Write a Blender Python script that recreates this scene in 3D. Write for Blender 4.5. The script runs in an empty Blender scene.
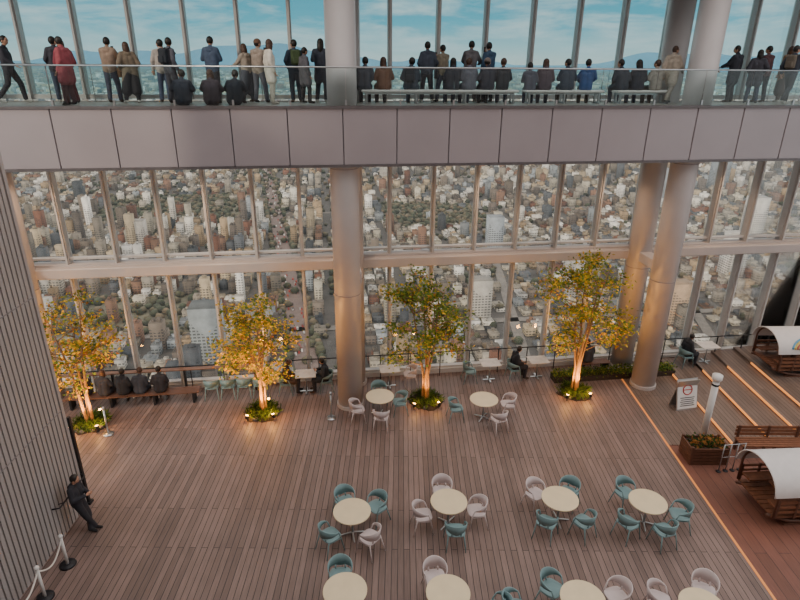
import bpy, math, random
import numpy as np
from mathutils import Vector, Matrix
random.seed(7); rng=np.random.default_rng(7)
PI=math.pi
scene=bpy.context.scene
def lin(h):
    h=h.lstrip('#'); o=[]
    for i in (0,2,4):
        c=int(h[i:i+2],16)/255
        o.append(c/12.92 if c<=.04045 else ((c+.055)/1.055)**2.4)
    return (o[0],o[1],o[2],1.0)
_m={}
def mat(name,hexc,rough=.6,metal=0,var=.12,scale=6,emit=0,emitc=None):
    if name in _m: return _m[name]
    m=bpy.data.materials.new(name); m.use_nodes=True
    nt=m.node_tree; N=nt.nodes; L=nt.links; b=N['Principled BSDF']
    c=lin(hexc)
    tc=N.new('ShaderNodeTexCoord'); no=N.new('ShaderNodeTexNoise'); no.inputs['Scale'].default_value=scale
    no.inputs['Detail'].default_value=3
    L.new(tc.outputs['Object'],no.inputs['Vector'])
    r=N.new('ShaderNodeValToRGB')
    r.color_ramp.elements[0].position=.3; r.color_ramp.elements[1].position=.7
    r.color_ramp.elements[0].color=tuple(x*(1-var) for x in c[:3])+(1,)
    r.color_ramp.elements[1].color=tuple(min(1,x*(1+var)) for x in c[:3])+(1,)
    L.new(no.outputs['Fac'],r.inputs['Fac']); L.new(r.outputs['Color'],b.inputs['Base Color'])
    b.inputs['Roughness'].default_value=rough; b.inputs['Metallic'].default_value=metal
    if emit:
        b.inputs['Emission Color'].default_value=lin(emitc or hexc); b.inputs['Emission Strength'].default_value=emit
    _m[name]=m; return m

class MB:
    def __init__(s): s.v=[];s.f=[];s.m=[];s.sm=[]
    def add(s,vs,fs,mi=0,smooth=False,M=None):
        o=len(s.v)
        if M is not None: vs=[M@Vector(p) for p in vs]
        s.v.extend([tuple(p) for p in vs])
        for f in fs: s.f.append(tuple(i+o for i in f)); s.m.append(mi); s.sm.append(smooth)
    def box(s,c,d,mi=0,M=None,bev=0):
        x,y,z=d[0]/2,d[1]/2,d[2]/2
        if bev<=0:
            vs=[(c[0]+i*x,c[1]+j*y,c[2]+k*z) for k in(-1,1) for j in(-1,1) for i in(-1,1)]
            fs=[(0,2,3,1),(4,5,7,6),(0,1,5,4),(1,3,7,5),(3,2,6,7),(2,0,4,6)]
            s.add(vs,fs,mi,False,M)
        else:
            b=bev; ring=[(-x+b,-y),(x-b,-y),(x,-y+b),(x,y-b),(x-b,y),(-x+b,y),(-x,y-b),(-x,-y+b)]
            lv=[(-z,(x-b)/x,(y-b)/y),(-z+b,1,1),(z-b,1,1),(z,(x-b)/x,(y-b)/y)]
            vs=[(c[0]+p[0]*q[1],c[1]+p[1]*q[2],c[2]+q[0]) for q in lv for p in ring]
            fs=[tuple(reversed(range(8))),tuple(range(24,32))]
            for r in range(3):
                for i in range(8): fs.append((r*8+i,r*8+(i+1)%8,(r+1)*8+(i+1)%8,(r+1)*8+i))
            s.add(vs,fs,mi,False,M)
    def tube(s,pts,rads,seg=10,mi=0,smooth=True,M=None,round_=False,caps=True):
        pts=[Vector(p) for p in pts]
        if not hasattr(rads,'__len__'): rads=[rads]*len(pts)
        P=[];R=[]
        if round_:
            d=(pts[0]-pts[1]).normalized()
            for a in (80,50,22): P.append(pts[0]+d*rads[0]*math.sin(math.radians(a)));R.append(rads[0]*math.cos(math.radians(a)))
        P+=pts;R+=list(rads)
        if round_:
            d=(pts[-1]-pts[-2]).normalized()
            for a in (22,50,80): P.append(pts[-1]+d*rads[-1]*math.sin(math.radians(a)));R.append(rads[-1]*math.cos(math.radians(a)))
        vs=[];fs=[];u=None
        for i,p in enumerate(P):
            t=(P[min(i+1,len(P)-1)]-P[max(i-1,0)]).normalized()
            if u is None:
                u=t.orthogonal().normalized()
            u=(u-t*u.dot(t)).normalized(); w=t.cross(u)
            for k in range(seg):
                a=2*PI*k/seg; vs.append(p+(u*math.cos(a)+w*math.sin(a))*R[i])
        for i in range(len(P)-1):
            for k in range(seg): fs.append((i*seg+k,i*seg+(k+1)%seg,(i+1)*seg+(k+1)%seg,(i+1)*seg+k))
        if caps:
            fs.append(tuple(reversed(range(seg)))); fs.append(tuple((len(P)-1)*seg+k for k in range(seg)))
        s.add(vs,fs,mi,smooth,M)
    def cyl(s,p0,p1,r0,r1=None,seg=16,mi=0,M=None,smooth=True): s.tube([p0,p1],[r0,r0 if r1 is None else r1],seg,mi,smooth,M)
    def ell(s,c,r,seg=14,rings=9,mi=0,M=None,fn=None):
        vs=[];fs=[]
        for i in range(rings+1):
            th=PI*i/rings; th=min(max(th,.03),PI-.03)
            for k in range(seg):
                a=2*PI*k/seg; p=[math.sin(th)*math.cos(a),math.sin(th)*math.sin(a),math.cos(th)]
                if fn: p=fn(p)
                vs.append((c[0]+p[0]*r[0],c[1]+p[1]*r[1],c[2]+p[2]*r[2]))
        for i in range(rings):
            for k in range(seg): fs.append((i*seg+k,(i+1)*seg+k,(i+1)*seg+(k+1)%seg,i*seg+(k+1)%seg))
        fs.append(tuple(range(seg))); fs.append(tuple(reversed([rings*seg+k for k in range(seg)])))
        s.add(vs,fs,mi,True,M)
    def mesh(s,name,mats):
        me=bpy.data.meshes.new(name); me.from_pydata(s.v,[],s.f)
        for m in mats: me.materials.append(m)
        me.polygons.foreach_set('material_index',s.m); me.polygons.foreach_set('use_smooth',s.sm); me.update(); return me
    def build(s,name,mats,M=None,parent=None):
        return obj(name,s.mesh(name,mats),M,parent)
def obj(name,me,M=None,parent=None):
    o=bpy.data.objects.new(name,me); scene.collection.objects.link(o)
    if parent is not None: o.parent=parent
    if M is not None: o.matrix_local=M
    return o
def T(x,y,z=0,h=0,s=1): return Matrix.Translation((x,y,z))@Matrix.Rotation(math.radians(h),4,'Z')@Matrix.Scale(s,4)

# ---------------- camera
cam=bpy.data.cameras.new('camera'); co=bpy.data.objects.new('camera',cam); scene.collection.objects.link(co)
cam.sensor_width=36; cam.lens=581/800*36; cam.clip_end=90000; cam.clip_start=.1
co.matrix_world=Matrix.Translation((0,0,11))@Matrix.Rotation(math.radians(90-22.3),4,'X')@Matrix.Rotation(math.radians(.5),4,'Z')
scene.camera=co
SL=.14; ANG=math.degrees(math.atan(SL)); WY=19.55
MW=T(0,WY,0,ANG)          # window-wall frame: x = along wall, y = outwards
def wy(x): return WY+SL*x

# ---------------- world
w=bpy.data.worlds.new('sky'); scene.world=w; w.use_nodes=True
nt=w.node_tree;N=nt.nodes;L=nt.links; bg=N['Background']
tc=N.new('ShaderNodeTexCoord'); mp=N.new('ShaderNodeMapping'); mp.inputs['Scale'].default_value=(2.6,2.6,14)
no=N.new('ShaderNodeTexNoise'); no.inputs['Scale'].default_value=2.6; no.inputs['Detail'].default_value=9; no.inputs['Roughness'].default_value=.6; no.inputs['Distortion'].default_value=.3
L.new(tc.outputs['Generated'],mp.inputs['Vector']); L.new(mp.outputs['Vector'],no.inputs['Vector'])
rp=N.new('ShaderNodeValToRGB'); rp.color_ramp.elements[0].position=.43; rp.color_ramp.elements[1].position=.62
rp.color_ramp.elements[1].color=(.88,.88,.88,1)
L.new(no.outputs['Fac'],rp.inputs['Fac'])
sx=N.new('ShaderNodeSeparateXYZ'); L.new(tc.outputs['Generated'],sx.inputs[0])
gr=N.new('ShaderNodeValToRGB'); e=gr.color_ramp.elements
e[0].position=0; e[0].color=lin('#d6d5d0'); e[1].position=.6; e[1].color=lin('#f3e8e2')
x=e.new(.02); x.color=lin('#b9ced2'); x=e.new(.055); x.color=lin('#6cb3c6'); x=e.new(.12); x.color=lin('#4f9fb8'); x=e.new(.3); x.color=lin('#dedadb')
L.new(sx.outputs['Z'],gr.inputs['Fac'])
mx=N.new('ShaderNodeMixRGB'); mx.inputs['Color2'].default_value=lin('#d6dadc'); L.new(rp.outputs['Color'],mx.inputs['Fac']); L.new(gr.outputs['Color'],mx.inputs['Color1'])
L.new(mx.outputs['Color'],bg.inputs['Color'])
st_=N.new('ShaderNodeMapRange'); st_.inputs[1].default_value=.12; st_.inputs[2].default_value=.5; st_.inputs[3].default_value=1.12; st_.inputs[4].default_value=2.45
L.new(sx.outputs['Z'],st_.inputs[0]); L.new(st_.outputs[0],bg.inputs['Strength'])
# low late-day sun on the city (the tower behind the camera keeps it off the deck)
sl=bpy.data.lights.new('sun','SUN'); sl.energy=1.7; sl.angle=math.radians(8); sl.color=(1,.84,.66)
so=bpy.data.objects.new('sun',sl); scene.collection.objects.link(so)
so.matrix_world=Matrix.Translation((0,-20,60))@Vector((-.8,-1.0,.5)).to_track_quat('Z','Y').to_matrix().to_4x4()

# ---------------- materials
def plank_mat(name,c1,c2,cm,axis_rot=90,row=.145,length=3.6,rough=.5):
    m=bpy.data.materials.new(name); m.use_nodes=True; nt=m.node_tree;N=nt.nodes;L=nt.links;b=N['Principled BSDF']
    tc=N.new('ShaderNodeTexCoord'); mp=N.new('ShaderNodeMapping'); mp.inputs['Rotation'].default_value=(0,0,math.radians(axis_rot))
    br=N.new('ShaderNodeTexBrick'); br.inputs['Scale'].default_value=1
    br.inputs['Brick Width'].default_value=length; br.inputs['Row Height'].default_value=row; br.inputs['Mortar Size'].default_value=.009
    br.inputs['Mortar Smooth'].default_value=.2; br.inputs['Bias'].default_value=0; br.offset=.37
    br.inputs['Color1'].default_value=lin(c1); br.inputs['Color2'].default_value=lin(c2); br.inputs['Mortar'].default_value=lin(cm)
    L.new(tc.outputs['Object'],mp.inputs['Vector']); L.new(mp.outputs['Vector'],br.inputs['Vector'])
    no=N.new('ShaderNodeTexNoise'); no.inputs['Scale'].default_value=.5; no.inputs['Detail'].default_value=5
    L.new(tc.outputs['Object'],no.inputs['Vector'])
    g=N.new('ShaderNodeTexNoise'); g.inputs['Scale'].default_value=1; mp2=N.new('ShaderNodeMapping'); mp2.inputs['Scale'].default_value=(40,2,1)
    L.new(tc.outputs['Object'],mp2.inputs['Vector']); L.new(mp2.outputs['Vector'],g.inputs['Vector'])
    ad=N.new('ShaderNodeMath'); ad.operation='ADD'; L.new(no.outputs['Fac'],ad.inputs[0]); L.new(g.outputs['Fac'],ad.inputs[1])
    mr=N.new('ShaderNodeMapRange'); mr.inputs[1].default_value=.6; mr.inputs[2].default_value=1.4; mr.inputs[3].default_value=.66; mr.inputs[4].default_value=1.26
    L.new(ad.outputs[0],mr.inputs[0])
    mu=N.new('ShaderNodeMixRGB'); mu.blend_type='MULTIPLY'; mu.inputs['Fac'].default_value=1
    L.new(br.outputs['Color'],mu.inputs['Color1']); L.new(mr.outputs[0],mu.inputs['Color2']); L.new(mu.outputs['Color'],b.inputs['Base Color'])
    b.inputs['Roughness'].default_value=rough
    bp=N.new('ShaderNodeBump'); bp.inputs['Strength'].default_value=.4; bp.inputs['Distance'].default_value=.02
    iv=N.new('ShaderNodeMath'); iv.operation='SUBTRACT'; iv.inputs[0].default_value=1; L.new(br.outputs['Fac'],iv.inputs[1]); L.new(iv.outputs[0],bp.inputs['Height'])
    L.new(bp.outputs['Normal'],b.inputs['Normal']); return m
DECK=plank_mat('deck_planks','#88726a','#6f5c55','#332926')
DECK2=plank_mat('terrace_planks','#7f6c60','#6a584e','#352a25')
RED=plank_mat('red_boards','#7f5244','#70483a','#4b3028',row=.3)
def glassmat(name,tint,gl=.06):
    m=bpy.data.materials.new(name); m.use_nodes=True; nt=m.node_tree;N=nt.nodes;L=nt.links;N.remove(N['Principled BSDF'])
    tr=N.new('ShaderNodeBsdfTransparent'); tr.inputs['Color'].default_value=tint
    g=N.new('ShaderNodeBsdfGlossy'); g.inputs['Roughness'].default_value=.03
    fr=N.new('ShaderNodeFresnel'); fr.inputs['IOR'].default_value=1.4
    mx=N.new('ShaderNodeMixShader'); L.new(fr.outputs[0],mx.inputs[0]); L.new(tr.outputs[0],mx.inputs[1]); L.new(g.outputs[0],mx.inputs[2])
    L.new(mx.outputs[0],N['Material Output'].inputs['Surface']); return m
GL=glassmat('clear_glass',(.94,.94,.92,1)); GT=glassmat('teal_glass',(.82,.97,.98,1)); GB=glassmat('balustrade_glass',(.9,.96,.96,1))
COL=mat('column_paint','#bab3b1',.45,0,.03,2); MUL=mat('mullion_aluminium','#c4c2c0',.4,.1,.04)
FAS=mat('fascia_panel','#aba2a5',.42,.25,.05,.6); DK=mat('dark_metal','#26262a',.5,.3)
WHITE=mat('white_paint','#dcdad6',.5,0,.04); BEIGE=mat('beige_floor','#a39a92',.6,0,.05)
STEEL=mat('steel','#b9bcbe',.3,.9,.03); SOF=mat('soffit','#8d8789',.6)

# ---------------- deck and floors
def prism(mb,poly,z0,z1,mi=0):
    n=len(poly); vs=[(p[0],p[1],z0) for p in poly]+[(p[0],p[1],z1) for p in poly]
    fs=[tuple(reversed(range(n))),tuple(range(n,2*n))]+[(i,(i+1)%n,n+(i+1)%n,n+i) for i in range(n)]
    mb.add(vs,fs,mi)
XL=-17;XR=23
mb=MB(); prism(mb,[(XL,-2),(8.36,-2),(8.36,wy(8.36)+.1),(XL,wy(XL)+.1)],-.4,0); mb.build('floor',[DECK])
mb=MB(); prism(mb,[(8.44,-2),(XR,-2),(XR,15.1),(8.44,15.1)],-.4,-.02); mb.build('floor_red_terrace',[RED])
mb=MB()
LED=mat('led_strip','#e09a5a',.5,0,0,1,.95,'#ff9a48')
steps=[(8.44,10.4),(10.4,11.6),(11.6,12.6),(12.6,13.55),(13.55,XR)]
for i,(a,b) in enumerate(steps):
    z=.0+.10*i
    prism(mb,[(a,15.1),(b,15.1),(b,wy(b)-.3),(a,wy(a)-.3)],-.4,z,0)
    if i>0: prism(mb,[(a-.015,15.1),(a+.015,15.1),(a+.015,wy(a)-1.6),(a-.015,wy(a)-1.6)],z-.06,z+.005,1)
mb.build('deck_steps',[DECK2,LED])
mb=MB(); prism(mb,[(8.36,wy(8.36)-.29),(XR,wy(XR)-.29),(XR,wy(XR)+.1),(8.36,wy(8.36)+.1)],-.4,0); mb.build('floor_window_edge',[DECK2])
mb=MB(); prism(mb,[(8.37,-2),(8.43,-2),(8.43,wy(8.4)-1.2),(8.37,wy(8.4)-1.2)],-.4,.004,0)
mb.build('trim_led_line',[mat('led_line','#b8794a',.5,0,0,1,.45,'#ff9a48')])
mb=MB()
mb.box((3,-2.2,14.8),(42,.4,30.4),0)  # unseen tower wall, added this tall to keep the sun off the deck
for z in (3.5,7.5,9.7,14,18,22,26): mb.box((3,-1.98,z),(42,.06,.12),1)
for i in range(28): mb.box((-17.5+i*1.5,-1.98,14.8),(.06,.06,30),1)
mb.build('wall_back',[mat('back_wall_panel','#b5a8a2',.6,0,.05),SOF])

# ---------------- window wall
bay=1.5; S0=-1.9
def wall_band(name,z0,z1,g,zs):
    mb=MB()
    for k in range(-10,17):
        s=S0+k*bay
        mb.box((s,-.06,(z0+z1)/2),(.12,.3,z1-z0),0)
        mb.box((s,-.24,(z0+z1)/2),(.05,.1,z1-z0),0)
    for z,h,d in zs: mb.box((S0+3*bay,-.06,z),(26*bay,d,h),0)
    for k in range(-10,16):
        s=S0+(k+.5)*bay
        mb.box((s,.03,(z0+z1)/2),(bay-.1,.02,z1-z0),1)
    mb.build(name,[MUL,g],MW)
wall_band('window_1',0.0,4.4,GL,[(.09,.18,.4),(.22,.06,.2)])
wall_band('window_2',4.8,9.0,GL,[(5.0,.06,.2)])
wall_band('window_3',9.9,14.0,GT,[(9.98,.12,.3)])
mb=MB(); mb.box((S0+3*bay,-.18,4.6),(26*bay,.7,.34),0,bev=.03); mb.box((S0+3*bay,-.1,4.80),(26*bay,.4,.08),0)
mb.box((S0+3*bay,.3,9.0),(26*bay,.5,1.6),0)
mb.build('trim_beam',[COL],MW)
mb=MB()
for k in range(-20,34):
    s=S0+k*bay*.75
    if s>-14.5 and s<23: mb.box((s,-.45,.5),(.03,.03,1.0),0)
mb.tube([(-14.5,-.45,1.0),(23,-.45,1.0)],.022,8,0)
mb.build('trim_handrail',[DK],MW)
# columns
def column(s,n,r,z1=14):
    mb=MB(); mb.tube([(s,n,0),(s,n,z1)],r,32,0); mb.tube([(s,n,0),(s,n,.12)],r+.04,32,0,smooth=False)
    if n>-1:  mb.box((s,(n-2.0)/2-.1,4.62),(.42,1.3,.36),0,bev=.02)
    for z in (4.15,8.1): mb.tube([(s,n,z),(s,n,z+.02)],r+.006,32,1)
    o=mb.build('column',[COL,SOF],MW)
for s in (-12.2,8.7,19.2): column(s,-.55,.40)
column(-1.72,-.55,.38)
for s in (-1.98,8.82,19.4): column(s,-2.02,.42)

# ---------------- upper gallery
mb=MB()
mb.box((4,-1.3,9.79),(44,2.5,.12),0); mb.box((4,-1.3,8.32),(44,2.5,.1),1); mb.box((4,-2.45,9.0),(44,.06,1.4),1)
mb.build('floor_gallery',[BEIGE,SOF],MW)
mb=MB()
for k in range(-11,17):
    s=S0+(k+.0)*bay-.1
    mb.box((s+bay/2,-2.62,9.05),(bay-.025,.1,1.52),0,bev=.012)
mb.box((4,-2.62,8.26),(44,.16,.07),1); mb.box((4,-2.62,9.84),(44,.18,.07),1)
mb.build('gallery_fascia',[FAS,mat('fascia_trim','#6f6a6b',.4,.4)],MW)
mb=MB()
for k in range(-11,17):
    s=S0+k*bay; mb.box((s+bay/2,-2.6,10.36),(bay-.02,.02,.95),0); mb.box((s,-2.6,9.955),(.05,.05,.14),1)
mb.tube([(-18,-2.6,10.85),(24,-2.6,10.85)],.02,8,1)
mb.build('glass_balustrade',[GB,STEEL],MW)
mb=MB(); mb.box((4,-1.2,14.2),(44,3.2,.4),0)  # unseen gallery ceiling above the view, added to darken the people below
mb.build('ceiling',[mat('ceiling_paint','#6b6a6c',.8)],MW)
mb=MB(); mb.tube([(-18,-.36,10.85),(24,-.36,10.85)],.02,8,0)
for k in range(-14,22): mb.cyl((S0+k*bay*.8,-.36,9.85),(S0+k*bay*.8,-.36,10.85),.012,seg=6)
mb.build('gallery_handrail',[STEEL],MW)
def gbench(s0,s1):
    mb=MB(); L_=s1-s0
    mb.box((0,0,.36),(L_,.4,.07),0,bev=.02)
    n=max(2,int(L_/1.2)+1)
    for i in range(n):
        x=-L_/2+.15+i*(L_-.3)/(n-1)
        for y in(-.14,.14): mb.box((x,y,.165),(.05,.05,.33),1)
        mb.box((x,0,.03),(.06,.36,.04),1)
    mb.box((0,0,.29),(L_-.2,.06,.05),1)
    mb.build('gallery_bench',[WHITE,STEEL],MW@T((s0+s1)/2,-1.45,9.85))
gbench(-1.4,3.3); gbench(3.5,6.0); gbench(6.4,8.2)

# ---------------- left ribbed wall
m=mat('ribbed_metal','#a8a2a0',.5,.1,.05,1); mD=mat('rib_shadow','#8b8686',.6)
mb=MB(); WX=-8.3
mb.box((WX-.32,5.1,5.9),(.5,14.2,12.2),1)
y=-1.9
while y<12.2:
    mb.box((WX-.045,y,5.95),(.09,.105,12.1),0); y+=.15
mb.box((WX-.3,12.2,5.95),(.62,.1,12.2),0)
for z in (3.0,6.0,9.0): mb.box((WX-.06,5.1,z),(.125,14.2,.03),1)
mb.build('wall_left',[m,mD])
mb=MB(); mb.box((WX+.02,12.32,1.35),(.06,.08,2.7),0); mb.box((WX+.02,12.32,.03),(.16,.18,.06),0)
mb.tube([(WX+.02,12.25,1.0),(WX+.16,12.2,1.0),(WX+.16,11.0,1.0),(WX+.0,10.95,1.0)],.02,8,0)
for yy in (11.9,11.2): mb.tube([(WX+.16,yy,1.0),(WX+.0,yy,.93)],.012,6,0)
mb.build('wall_grab_rail',[DK])

# ---------------- furniture
def chair_mesh(name,color):
    mb=MB()
    vs=[];fs=[];n=24
    def ring(sc,z):
        for k in range(n):
            a=2*PI*k/n; c,s=math.cos(a),math.sin(a)
            p=(abs(c)**(.55))*math.copysign(1,c)*.235*sc; q=(abs(s)**(.55))*math.copysign(1,s)*.225*sc
            vs.append((p,q,z))
    ring(.96,.425);ring(1,.437);ring(1,.45);ring(.95,.46);ring(.55,.445);ring(.1,.44)
    for r in range(5):
        for k in range(n): fs.append((r*n+k,r*n+(k+1)%n,(r+1)*n+(k+1)%n,(r+1)*n+k))
    fs.append(tuple(reversed(range(n)))); fs.append(tuple(5*n+k for k in range(n)))
    mb.add(vs,fs,0,True)
    vs=[];fs=[];m_=26
    for i in range(m_+1):
        a=math.radians(-112+224*i/m_); t=abs(a)/math.radians(112)
        hi=.79-.15*t**1.8; lo=.50+.115*min(1,t*1.25)
        lo=min(lo,hi-.028); R=.245+.005*t
        for (rr,z) in ((R,lo),(R+.045*(1-t),hi),(R+.045*(1-t)+.02,hi),(R+.022,lo)):
            vs.append((math.sin(a)*rr,-math.cos(a)*rr*.94,z))
    for i in range(m_):
        for j in range(4): fs.append((i*4+j,i*4+(j+1)%4,(i+1)*4+(j+1)%4,(i+1)*4+j))
    fs.append((0,1,2,3)); fs.append(tuple(m_*4+j for j in(3,2,1,0)))
    mb.add(vs,fs,0,True)
    for sx_ in(-1,1):
        mb.tube([(sx_*.232,.09,.63),(sx_*.222,.15,.45),(sx_*.26,.23,0.0)],[.016,.018,.012],8,0)
        mb.tube([(sx_*.19,-.17,.45),(sx_*.24,-.28,0.0)],[.018,.012],8,0)
        mb.tube([(sx_*.11,-.19,.44),(sx_*.11,-.225,.55)],[.02,.018],8,0)
        mb.tube([(sx_*.225,.16,.4),(sx_*.2,-.17,.4)],.011,6,0)
    return mb.mesh(name,[color])
CT=chair_mesh('cafe_chair',mat('teal_plastic','#769294',.5,0,.05)); CP=chair_mesh('cafe_chair',mat('pink_white_plastic','#c9bbb9',.5,0,.04))
def round_table():
    mb=MB(); n=40
    mb.tube([(0,0,.705),(0,0,.712),(0,0,.73),(0,0,.735)],[.45,.465,.465,.458],n,0,smooth=False)
    mb.tube([(0,0,.03),(0,0,.70)],.03,12,1); mb.tube([(0,0,.68),(0,0,.705)],[.05,.16],12,1)
    for k in range(4):
        a=PI/4+k*PI/2; mb.tube([(0,0,.06),(.3*math.cos(a),.3*math.sin(a),.02)],[.026,.016],8,1,round_=True)
    return mb.mesh('round_cafe_table',[mat('table_top','#decba6',.45,0,.05,3),STEEL])
RT=round_table()
tabs={'A1':(-.64,16.63),'A2':(2.8,16.5),'B1':(-1.14,11.29),'B2':(1.28,11.67),'B3':(4.13,11.81),'B4':(6.34,11.73),
 'C1':(-1.10,8.97),'C2':(1.06,8.94),'C3':(3.85,8.82),'C4':(6.26,8.65)}
for k,(x,y) in tabs.items(): obj('round_cafe_table',RT,T(x,y,0,random.uniform(0,90)))
def ch(x,y,h,t): obj('cafe_chair',CT if t else CP,T(x,y,0,h))
def around(k,lst):
    cx,cy=tabs[k]
    for ang,r,t in lst:
        a=math.radians(ang); ch(cx+r*math.cos(a),cy+r*math.sin(a),ang+90+random.uniform(-12,12),t)
around('A1',[(205,.80,0),(275,.78,0),(10,.66,1),(95,.7,1)])
around('A2',[(12,.85,0),(300,.8,0),(185,.92,1)])
around('B1',[(110,.70,1),(40,.76,1),(225,.70,1),(310,.72,0)])
around('B2',[(100,.72,0),(0,.70,0),(195,.68,0),(280,.7,1)])
around('B3',[(135,.70,0),(55,.70,1),(230,.68,1),(315,.70,1)])
around('B4',[(115,.72,1),(350,.80,1),(215,.76,1),(285,.70,1)])
around('C1',[(105,.66,1)])
around('C2',[(110,.68,0),(350,1.05,1)])
around('C3',[(135,.70,1),(20,.9,0),(180,1.4,1)])
around('C4',[(150,.8,0),(60,.75,0)])
mb=MB(); mb.box((0,0,.72),(.72,.6,.03),0,bev=.01); mb.tube([(0,0,.03),(0,0,.7)],.028,10,1); mb.box((0,0,.015),(.46,.06,.03),1); mb.box((0,0,.02),(.06,.46,.03),1)
ST=mb.mesh('square_cafe_table',[mat('pale_top','#d8d2cb',.4),STEEL])
for s,z in ((-.5,0),(3.25,0),(5.1,0),(-3.5,0),(11.95,.2)): obj('square_cafe_table',ST,MW@T(s,-.98,z))
def chw(s,n,h,t,z=0): obj('cafe_chair',CT if t else CP,MW@T(s,n,z,h))
for s in (-6.75,-6.2,-5.65,-5.1): chw(s,-.98,0,1)
for s in (.25,2.5): chw(s,-.98,-90 if s>2 else 90,s!=.25)
chw(-2.8,-1.0,90,1); chw(4.18,-1.0,-85,1); chw(-4.2,-1.0,-90,1); chw(11.07,-1.0,-80,1,.1)
mb=MB()
for i in range(5): mb.box((0,-.18+i*.09,.42),(4.4,.075,.035),0)
for x in (-2.0,-.7,.7,2.0): mb.box((x,0,.2),(.07,.36,.4),1)
mb.build('slatted_bench',[mat('bench_wood','#6b4a3a',.55),DK],MW@T(-9.35,-1.1))
mb=MB(); mb.box((0,0,.98),(7.5,.2,.04),0,bev=.01)
for x in(-3.6,-1.2,1.2,3.6): mb.box((x,.0,.48),(.05,.16,.96),1)
mb.build('window_counter',[mat('counter_wood','#7b5a48',.5),DK],MW@T(-8.9,-.60))

# ---------------- trees
def leafmat(name,c):
    m=bpy.data.materials.new(name); m.use_nodes=True; nt=m.node_tree;N=nt.nodes;L=nt.links;N.remove(N['Principled BSDF'])
    a=N.new('ShaderNodeBsdfDiffuse'); b=N.new('ShaderNodeBsdfTranslucent'); cc=lin(c)
    no=N.new('ShaderNodeTexNoise'); no.inputs['Scale'].default_value=1.5; tc=N.new('ShaderNodeTexCoord'); L.new(tc.outputs['Object'],no.inputs['Vector'])
    r=N.new('ShaderNodeValToRGB'); r.color_ramp.elements[0].color=tuple(v*.6 for v in cc[:3])+(1,); r.color_ramp.elements[1].color=tuple(min(1,v*1.4) for v in cc[:3])+(1,)
    r.color_ramp.elements[0].position=.35; r.color_ramp.elements[1].position=.65
    L.new(no.outputs['Fac'],r.inputs['Fac']); L.new(r.outputs['Color'],a.inputs['Color']); L.new(r.outputs['Color'],b.inputs['Color'])
    mx=N.new('ShaderNodeMixShader'); mx.inputs[0].default_value=.45; L.new(a.outputs[0],mx.inputs[1]); L.new(b.outputs[0],mx.inputs[2])
    L.new(mx.outputs[0],N['Material Output'].inputs['Surface']); return m
LG=leafmat('leaf_green','#617a38'); LO=leafmat('leaf_olive','#9a983c'); LY=leafmat('leaf_yellow','#d8b23c'); LB=leafmat('leaf_rust','#a87440'); LD=leafmat('leaf_dark','#40542c')
BARK=mat('bark','#84694f',.9,0,.2,20); SOIL=mat('soil','#3a2f26',.95,0,.2,10)
def leaf(mb,p,s,mi,R):
    d=Vector((R.gauss(0,1),R.gauss(0,1),R.gauss(-.2,.6))).normalized(); u=d.orthogonal().normalized()
    u=(Matrix.Rotation(R.uniform(0,6.28),3,d)@u); p=Vector(p)
    mb.add([p,p+d*s*.5+u*s*.26,p+d*s,p+d*s*.5-u*s*.26],[(0,1,2,3)],mi)
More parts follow.
